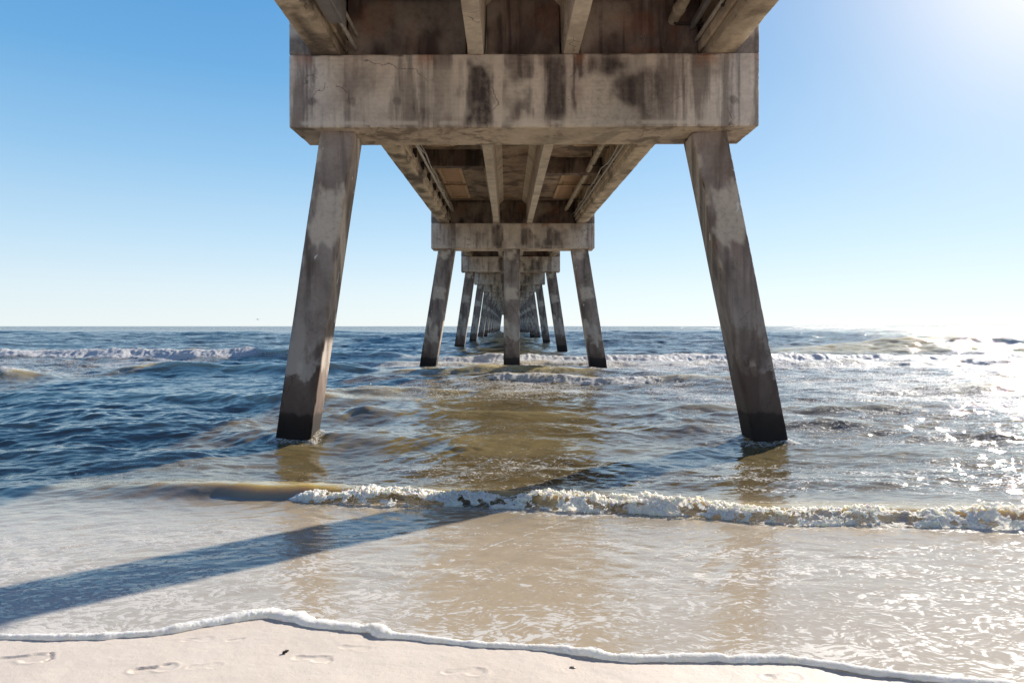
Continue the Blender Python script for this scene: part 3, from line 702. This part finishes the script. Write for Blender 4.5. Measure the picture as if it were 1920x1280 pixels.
    mx = b.n('ShaderNodeMixShader'); t.links.new(cov, mx.inputs[0]); t.links.new(bs.outputs[0], mx.inputs[1]); t.links.new(fmx.outputs[0], mx.inputs[2])
    t.links.new(mx.outputs[0], out.inputs['Surface'])
    return m
M_SEA = seamat()
sea = link('sea', npmesh('sea', V, F, True, False, {'foam': ('FLOAT', foam), 'rip': ('FLOAT', rip), 'hump': ('FLOAT', hump), 'body': ('FLOAT_COLOR', body)}), M_SEA)
tag(sea, kind='structure')

# ------------------------------------------------------------------ FOAM
def foammat(name, col, sss=.6, tr=.35):
    m, t, bs = newmat(name); b = NB(t); p = b.pos(); out = t.nodes['Material Output']
    n = b.noise(p, 60, 5, .7); n2 = b.noise(p, 9, 4, .6)
    c = b.mix(b.mr(n2, .35, .65, 0, .8), col, (.90, .88, .84))
    bs.inputs['Subsurface Weight'].default_value = sss; bs.inputs['Subsurface Radius'].default_value = (1, .85, .6); bs.inputs['Subsurface Scale'].default_value = .035
    t.links.new(c, bs.inputs['Base Color']); bs.inputs['Roughness'].default_value = .85; bs.inputs['Specular IOR Level'].default_value = .2
    nb = b.bump(n, .6, .006); t.links.new(nb, bs.inputs['Normal'])
    trn = b.n('ShaderNodeBsdfTranslucent'); t.links.new(c, trn.inputs[0])
    mx = b.n('ShaderNodeMixShader'); mx.inputs[0].default_value = tr
    t.links.new(bs.outputs[0], mx.inputs[1]); t.links.new(trn.outputs[0], mx.inputs[2]); t.links.new(mx.outputs[0], out.inputs['Surface'])
    return m
M_FOAM = foammat('breaking_foam', (.97, .915, .79), sss=1.0, tr=.25); M_ROPE = foammat('edge_foam', (.94, .93, .91), sss=.7, tr=.4)
# breaking wave in front: tumbling foam
nx_, na_ = 1500, 90
sx = np.linspace(-2.15, 5.6, nx_); aa = np.linspace(0, 1, na_)
SX, A = np.meshgrid(sx, aa, indexing='ij')
hz0 = 0
env = sst(-2.15, -1.75, SX)*(.62+.62*fbm(SX*1.1, SX*0+4, 3, 5))
th_ = A*np.pi; env *= 1-.35*np.exp(-((SX+.0)/.22)**2)
th = A*np.pi
ex = .17*env; hz = .120*env*(.75+.5*fbm(SX*2.3, SX*0+1, 3, 9))
base_y = yb(SX)+.02+(fbm(SX*1.7, SX*0+9, 4, 2)-.5)*.16+(fbm(SX*7, SX*0+9, 3, 5)-.5)*.10*np.cos(th_)*(np.cos(th_) > 0)
yy = base_y+.15-.17*np.cos(th)*(.8+.3*env); zz = filmz(yy)-.01+hz*np.sin(th)**.75
fine = (1-np.abs(2*fbm(SX*7, A*4.2, 4, 3)-1)); f2_ = (1-np.abs(2*fbm(SX*26, A*13, 3, 6)-1)); f3_ = fbm(SX*70, A*34, 2, 9)
med = fbm(SX*3.1, A*2.0+1, 3, 12)-.5
disp = (med*.10+fine**2*.046+f2_**2*.036+f3_*.024-.048)*env*np.sin(th)**.35
ny_ = -np.cos(th); nz_ = np.sin(th)
yy = yy+ny_*disp; zz = zz+nz_*disp*1.1-.012
xx = SX+.035*(fbm(SX*9, A*9, 2, 11)-.5)
zz = np.where(env < .05, -.05, zz)
idx = np.arange(nx_*na_).reshape(nx_, na_)
Ff = np.stack([idx[:-1, :-1], idx[1:, :-1], idx[1:, 1:], idx[:-1, 1:]], -1).reshape(-1, 4)
# gaps: drop quads where the foam is thin so water shows through
gap = (.45*fbm(SX*3.2, A*2.4+3, 4, 14)+.55*fbm(SX*17, A*8+3, 3, 13))[:-1, :-1].ravel(); am = A[:-1, :-1].ravel()
keep = (gap > .40+.08*(am < .25)) | (am > .62)
mbf = MB(); mbf.add(np.stack([xx.ravel(), yy.ravel(), zz.ravel()], 1), Ff[keep])
# clots and droplets
ic = bmesh.new(); bmesh.ops.create_icosphere(ic, subdivisions=1, radius=1)
icv = np.array([v.co[:] for v in ic.verts]); icf = np.array([[v.index for v in f.verts] for f in ic.faces]); ic.free()
bm_v = []; bm_f = []; nn = 0
for k in range(12000):
    xc = rng.uniform(-1.9, 5.5); e = (.6+.6*float(fbm(np.array([xc*1.1]), np.array([4.]), 3, 5)[0]))
    t_ = rng.random()*math.pi; rad = rng.exponential(.003)+.0018; lift = abs(rng.normal(0, .018)) if rng.random() < .8 else rng.exponential(.028)
    rad = min(rad, .017) if lift < .04 else min(rad, .006)
    yc = float(yb(np.array(xc)))+.17-.17*math.cos(t_)*(1.0)-math.cos(t_)*lift
    zc = float(filmz(np.array(yc)))+.125*e*math.sin(t_)**.75+lift*math.sin(t_)+.005
    s = rad*rng.uniform(.6, 1.5, 3)
    bm_v.append(icv*s+np.array([xc, yc, zc])+rng.normal(0, rad*.12, icv.shape)); bm_f.append(icf+nn); nn += len(icv)
V = np.concatenate(mbf.V); wave = link('breaking_wave_foam', npmesh('breaking_wave_foam', V, np.concatenate(mbf.F), True, False), M_FOAM)
tag(wave, 'long tumbling crest of creamy foam where the small wave breaks in front of the first piles', 'foam', kind='stuff')
dr = link('foam_spray', npmesh('foam_spray', np.concatenate(bm_v), np.concatenate(bm_f), True, False), M_FOAM)
tag(dr, 'white clots and droplets thrown up along the small breaking wave', 'spray', kind='stuff')
# foam lip at the edge of the wash
sv = np.arange(-4.6, 4.2, .004); sy = shore(sv)
ker = np.exp(-(np.arange(-24, 25)/11.)**2); ker /= ker.sum(); sy = np.convolve(np.pad(sy, 24, 'edge'), ker, 'valid')
sy = sy+.006*(fbm(sv*14, sv*0+2, 3, 3)-.5)*2
wid = .008+.015*fbm(sv*2.6, sv*0+8, 4, 1)**1.3+.008*np.exp(-((sv+1.25)/.22)**2)+.006*np.exp(-((sv+.62)/.08)**2)+.004*sst(-1.8, -2.4, sv)
n = 22; ths = np.linspace(0, 2*np.pi, n, endpoint=False)
S2, T2 = np.meshgrid(np.arange(len(sv)), ths, indexing='ij')
tw = T2*wid[S2]
bub = (fbm(sv[S2]*13, tw*13, 3, 4)-.5)*1.15+(1-np.abs(2*fbm(sv[S2]*55, tw*55, 2, 5)-1))**2*.16+(fbm(sv[S2]*160, tw*160, 2, 7)-.5)*.25+.2
rr = wid[S2]*(.78+bub)
tx = np.gradient(sv); ty = np.gradient(sy); L_ = np.hypot(tx, ty); nxn = -ty/L_; nyn = tx/L_
back = 1+1.1*(np.cos(T2) > 0)*np.exp(-((sv[S2]+1.2)/.3)**2)+.35*(np.cos(T2) > 0)
xx = sv[S2]+nxn[S2]*rr*np.cos(T2)*1.25*back; yy = sy[S2]+nyn[S2]*rr*np.cos(T2)*1.25*back; zz = zbeach(sy)[S2]+rr*np.sin(T2)*.85+wid[S2]*.45
idx = np.arange(len(sv)*n).reshape(len(sv), n); nx2 = np.roll(idx, -1, axis=1)
Ff = np.stack([idx[:-1], nx2[:-1], nx2[1:], idx[1:]], -1).reshape(-1, 4)
rope = link('edge_foam', npmesh('edge_foam', np.stack([xx.ravel(), yy.ravel(), zz.ravel()], 1), Ff, True, False), M_ROPE)
tag(rope, 'thin white rope of bubbly foam along the edge of the wash on the pale sand', 'foam', kind='stuff')

# ------------------------------------------------------------------ small things
def lump_mesh(name, size, seed, sub=3, rough=.5):
    bm = bmesh.new(); bmesh.ops.create_icosphere(bm, subdivisions=sub, radius=1); rr = random.Random(seed)
    off = rr.random()*10
    from mathutils import noise as mn
    for v in bm.verts:
        k = 1+rough*mn.fractal(v.co*1.3+Vector((off, 0, 0)), 1, 2, 4); v.co = Vector((v.co.x*size[0], v.co.y*size[1], v.co.z*size[2]))*k
    me = bpy.data.meshes.new(name); bm.to_mesh(me); bm.free(); me.shade_smooth(); return me
def onbeach(px, py):
    Yv = 1742.6/((py-611)-58.5); return ((px-951)*Yv/1300, Yv, .22-.045*(Yv-3.1))
o = link('driftwood_chip', lump_mesh('driftwood_chip', (.012, .005, .007), 2, 3, .9), M_DARK); o.location = (-1.005, 3.142, .226); o.rotation_euler = (0, -.5, .3)
tag(o, 'tiny dark splinter of driftwood lying alone on the pale sand below the foam edge', 'driftwood')
M_SHELL = simple('shell', (.34, .26, .20), .5, 0, .4, 60)
o = link('seashell', lump_mesh('seashell', (.015, .011, .007), 5, 3, .35), M_SHELL); o.location = (.285, 3.0, .222)
tag(o, 'small brownish seashell on the sand just below the foam edge', 'seashell')
# gull far out
bm = bmesh.new()
pr = [(-.62, .05, .16), (-.34, .10, .26), (-.06, .10, .05), (.06, .10, .05), (.34, .10, .26), (.62, .05, .16)]
up = [bm.verts.new((a, c+.0, d)) for a, c, d in pr]; dn = [bm.verts.new((a*.98, c-.22 if abs(a) < .5 else c-.08, d-.015)) for a, c, d in pr]
up2 = [bm.verts.new((a, c, d-.03)) for a, c, d in pr]
for i in range(5):
    bm.faces.new((up[i], up[i+1], dn[i+1], dn[i])); bm.faces.new((dn[i], dn[i+1], up2[i+1], up2[i])); bm.faces.new((up2[i], up2[i+1], up[i+1], up[i]))
ring = []
for yy_, r_, zz_ in [(-.36, .01, .03), (-.2, .05, .0), (0, .085, -.01), (.18, .07, .0), (.26, .045, .03), (.32, .045, .04), (.38, .012, .03)]:
    ring.append([bm.verts.new((r_*math.cos(q), yy_, zz_+r_*math.sin(q))) for q in np.linspace(0, 2*math.pi, 8, endpoint=False)])
for r0, r1 in zip(ring, ring[1:]):
    for j in range(8): bm.faces.new((r0[j], r0[(j+1) % 8], r1[(j+1) % 8], r1[j]))
bm.faces.new(ring[0][::-1]); bm.faces.new(ring[-1])
me = bpy.data.meshes.new('seagull'); bm.to_mesh(me); bm.free()
o = link('seagull', me, simple('gull_feathers', (.30, .30, .32), .8, 0, .3, 5)); o.location = (-81, 225, 1.7+12*225/1300); o.rotation_euler = (0, .2, 1.1)
tag(o, 'lone seagull gliding low over the sea, a small speck left of the nearest left pile', 'bird')
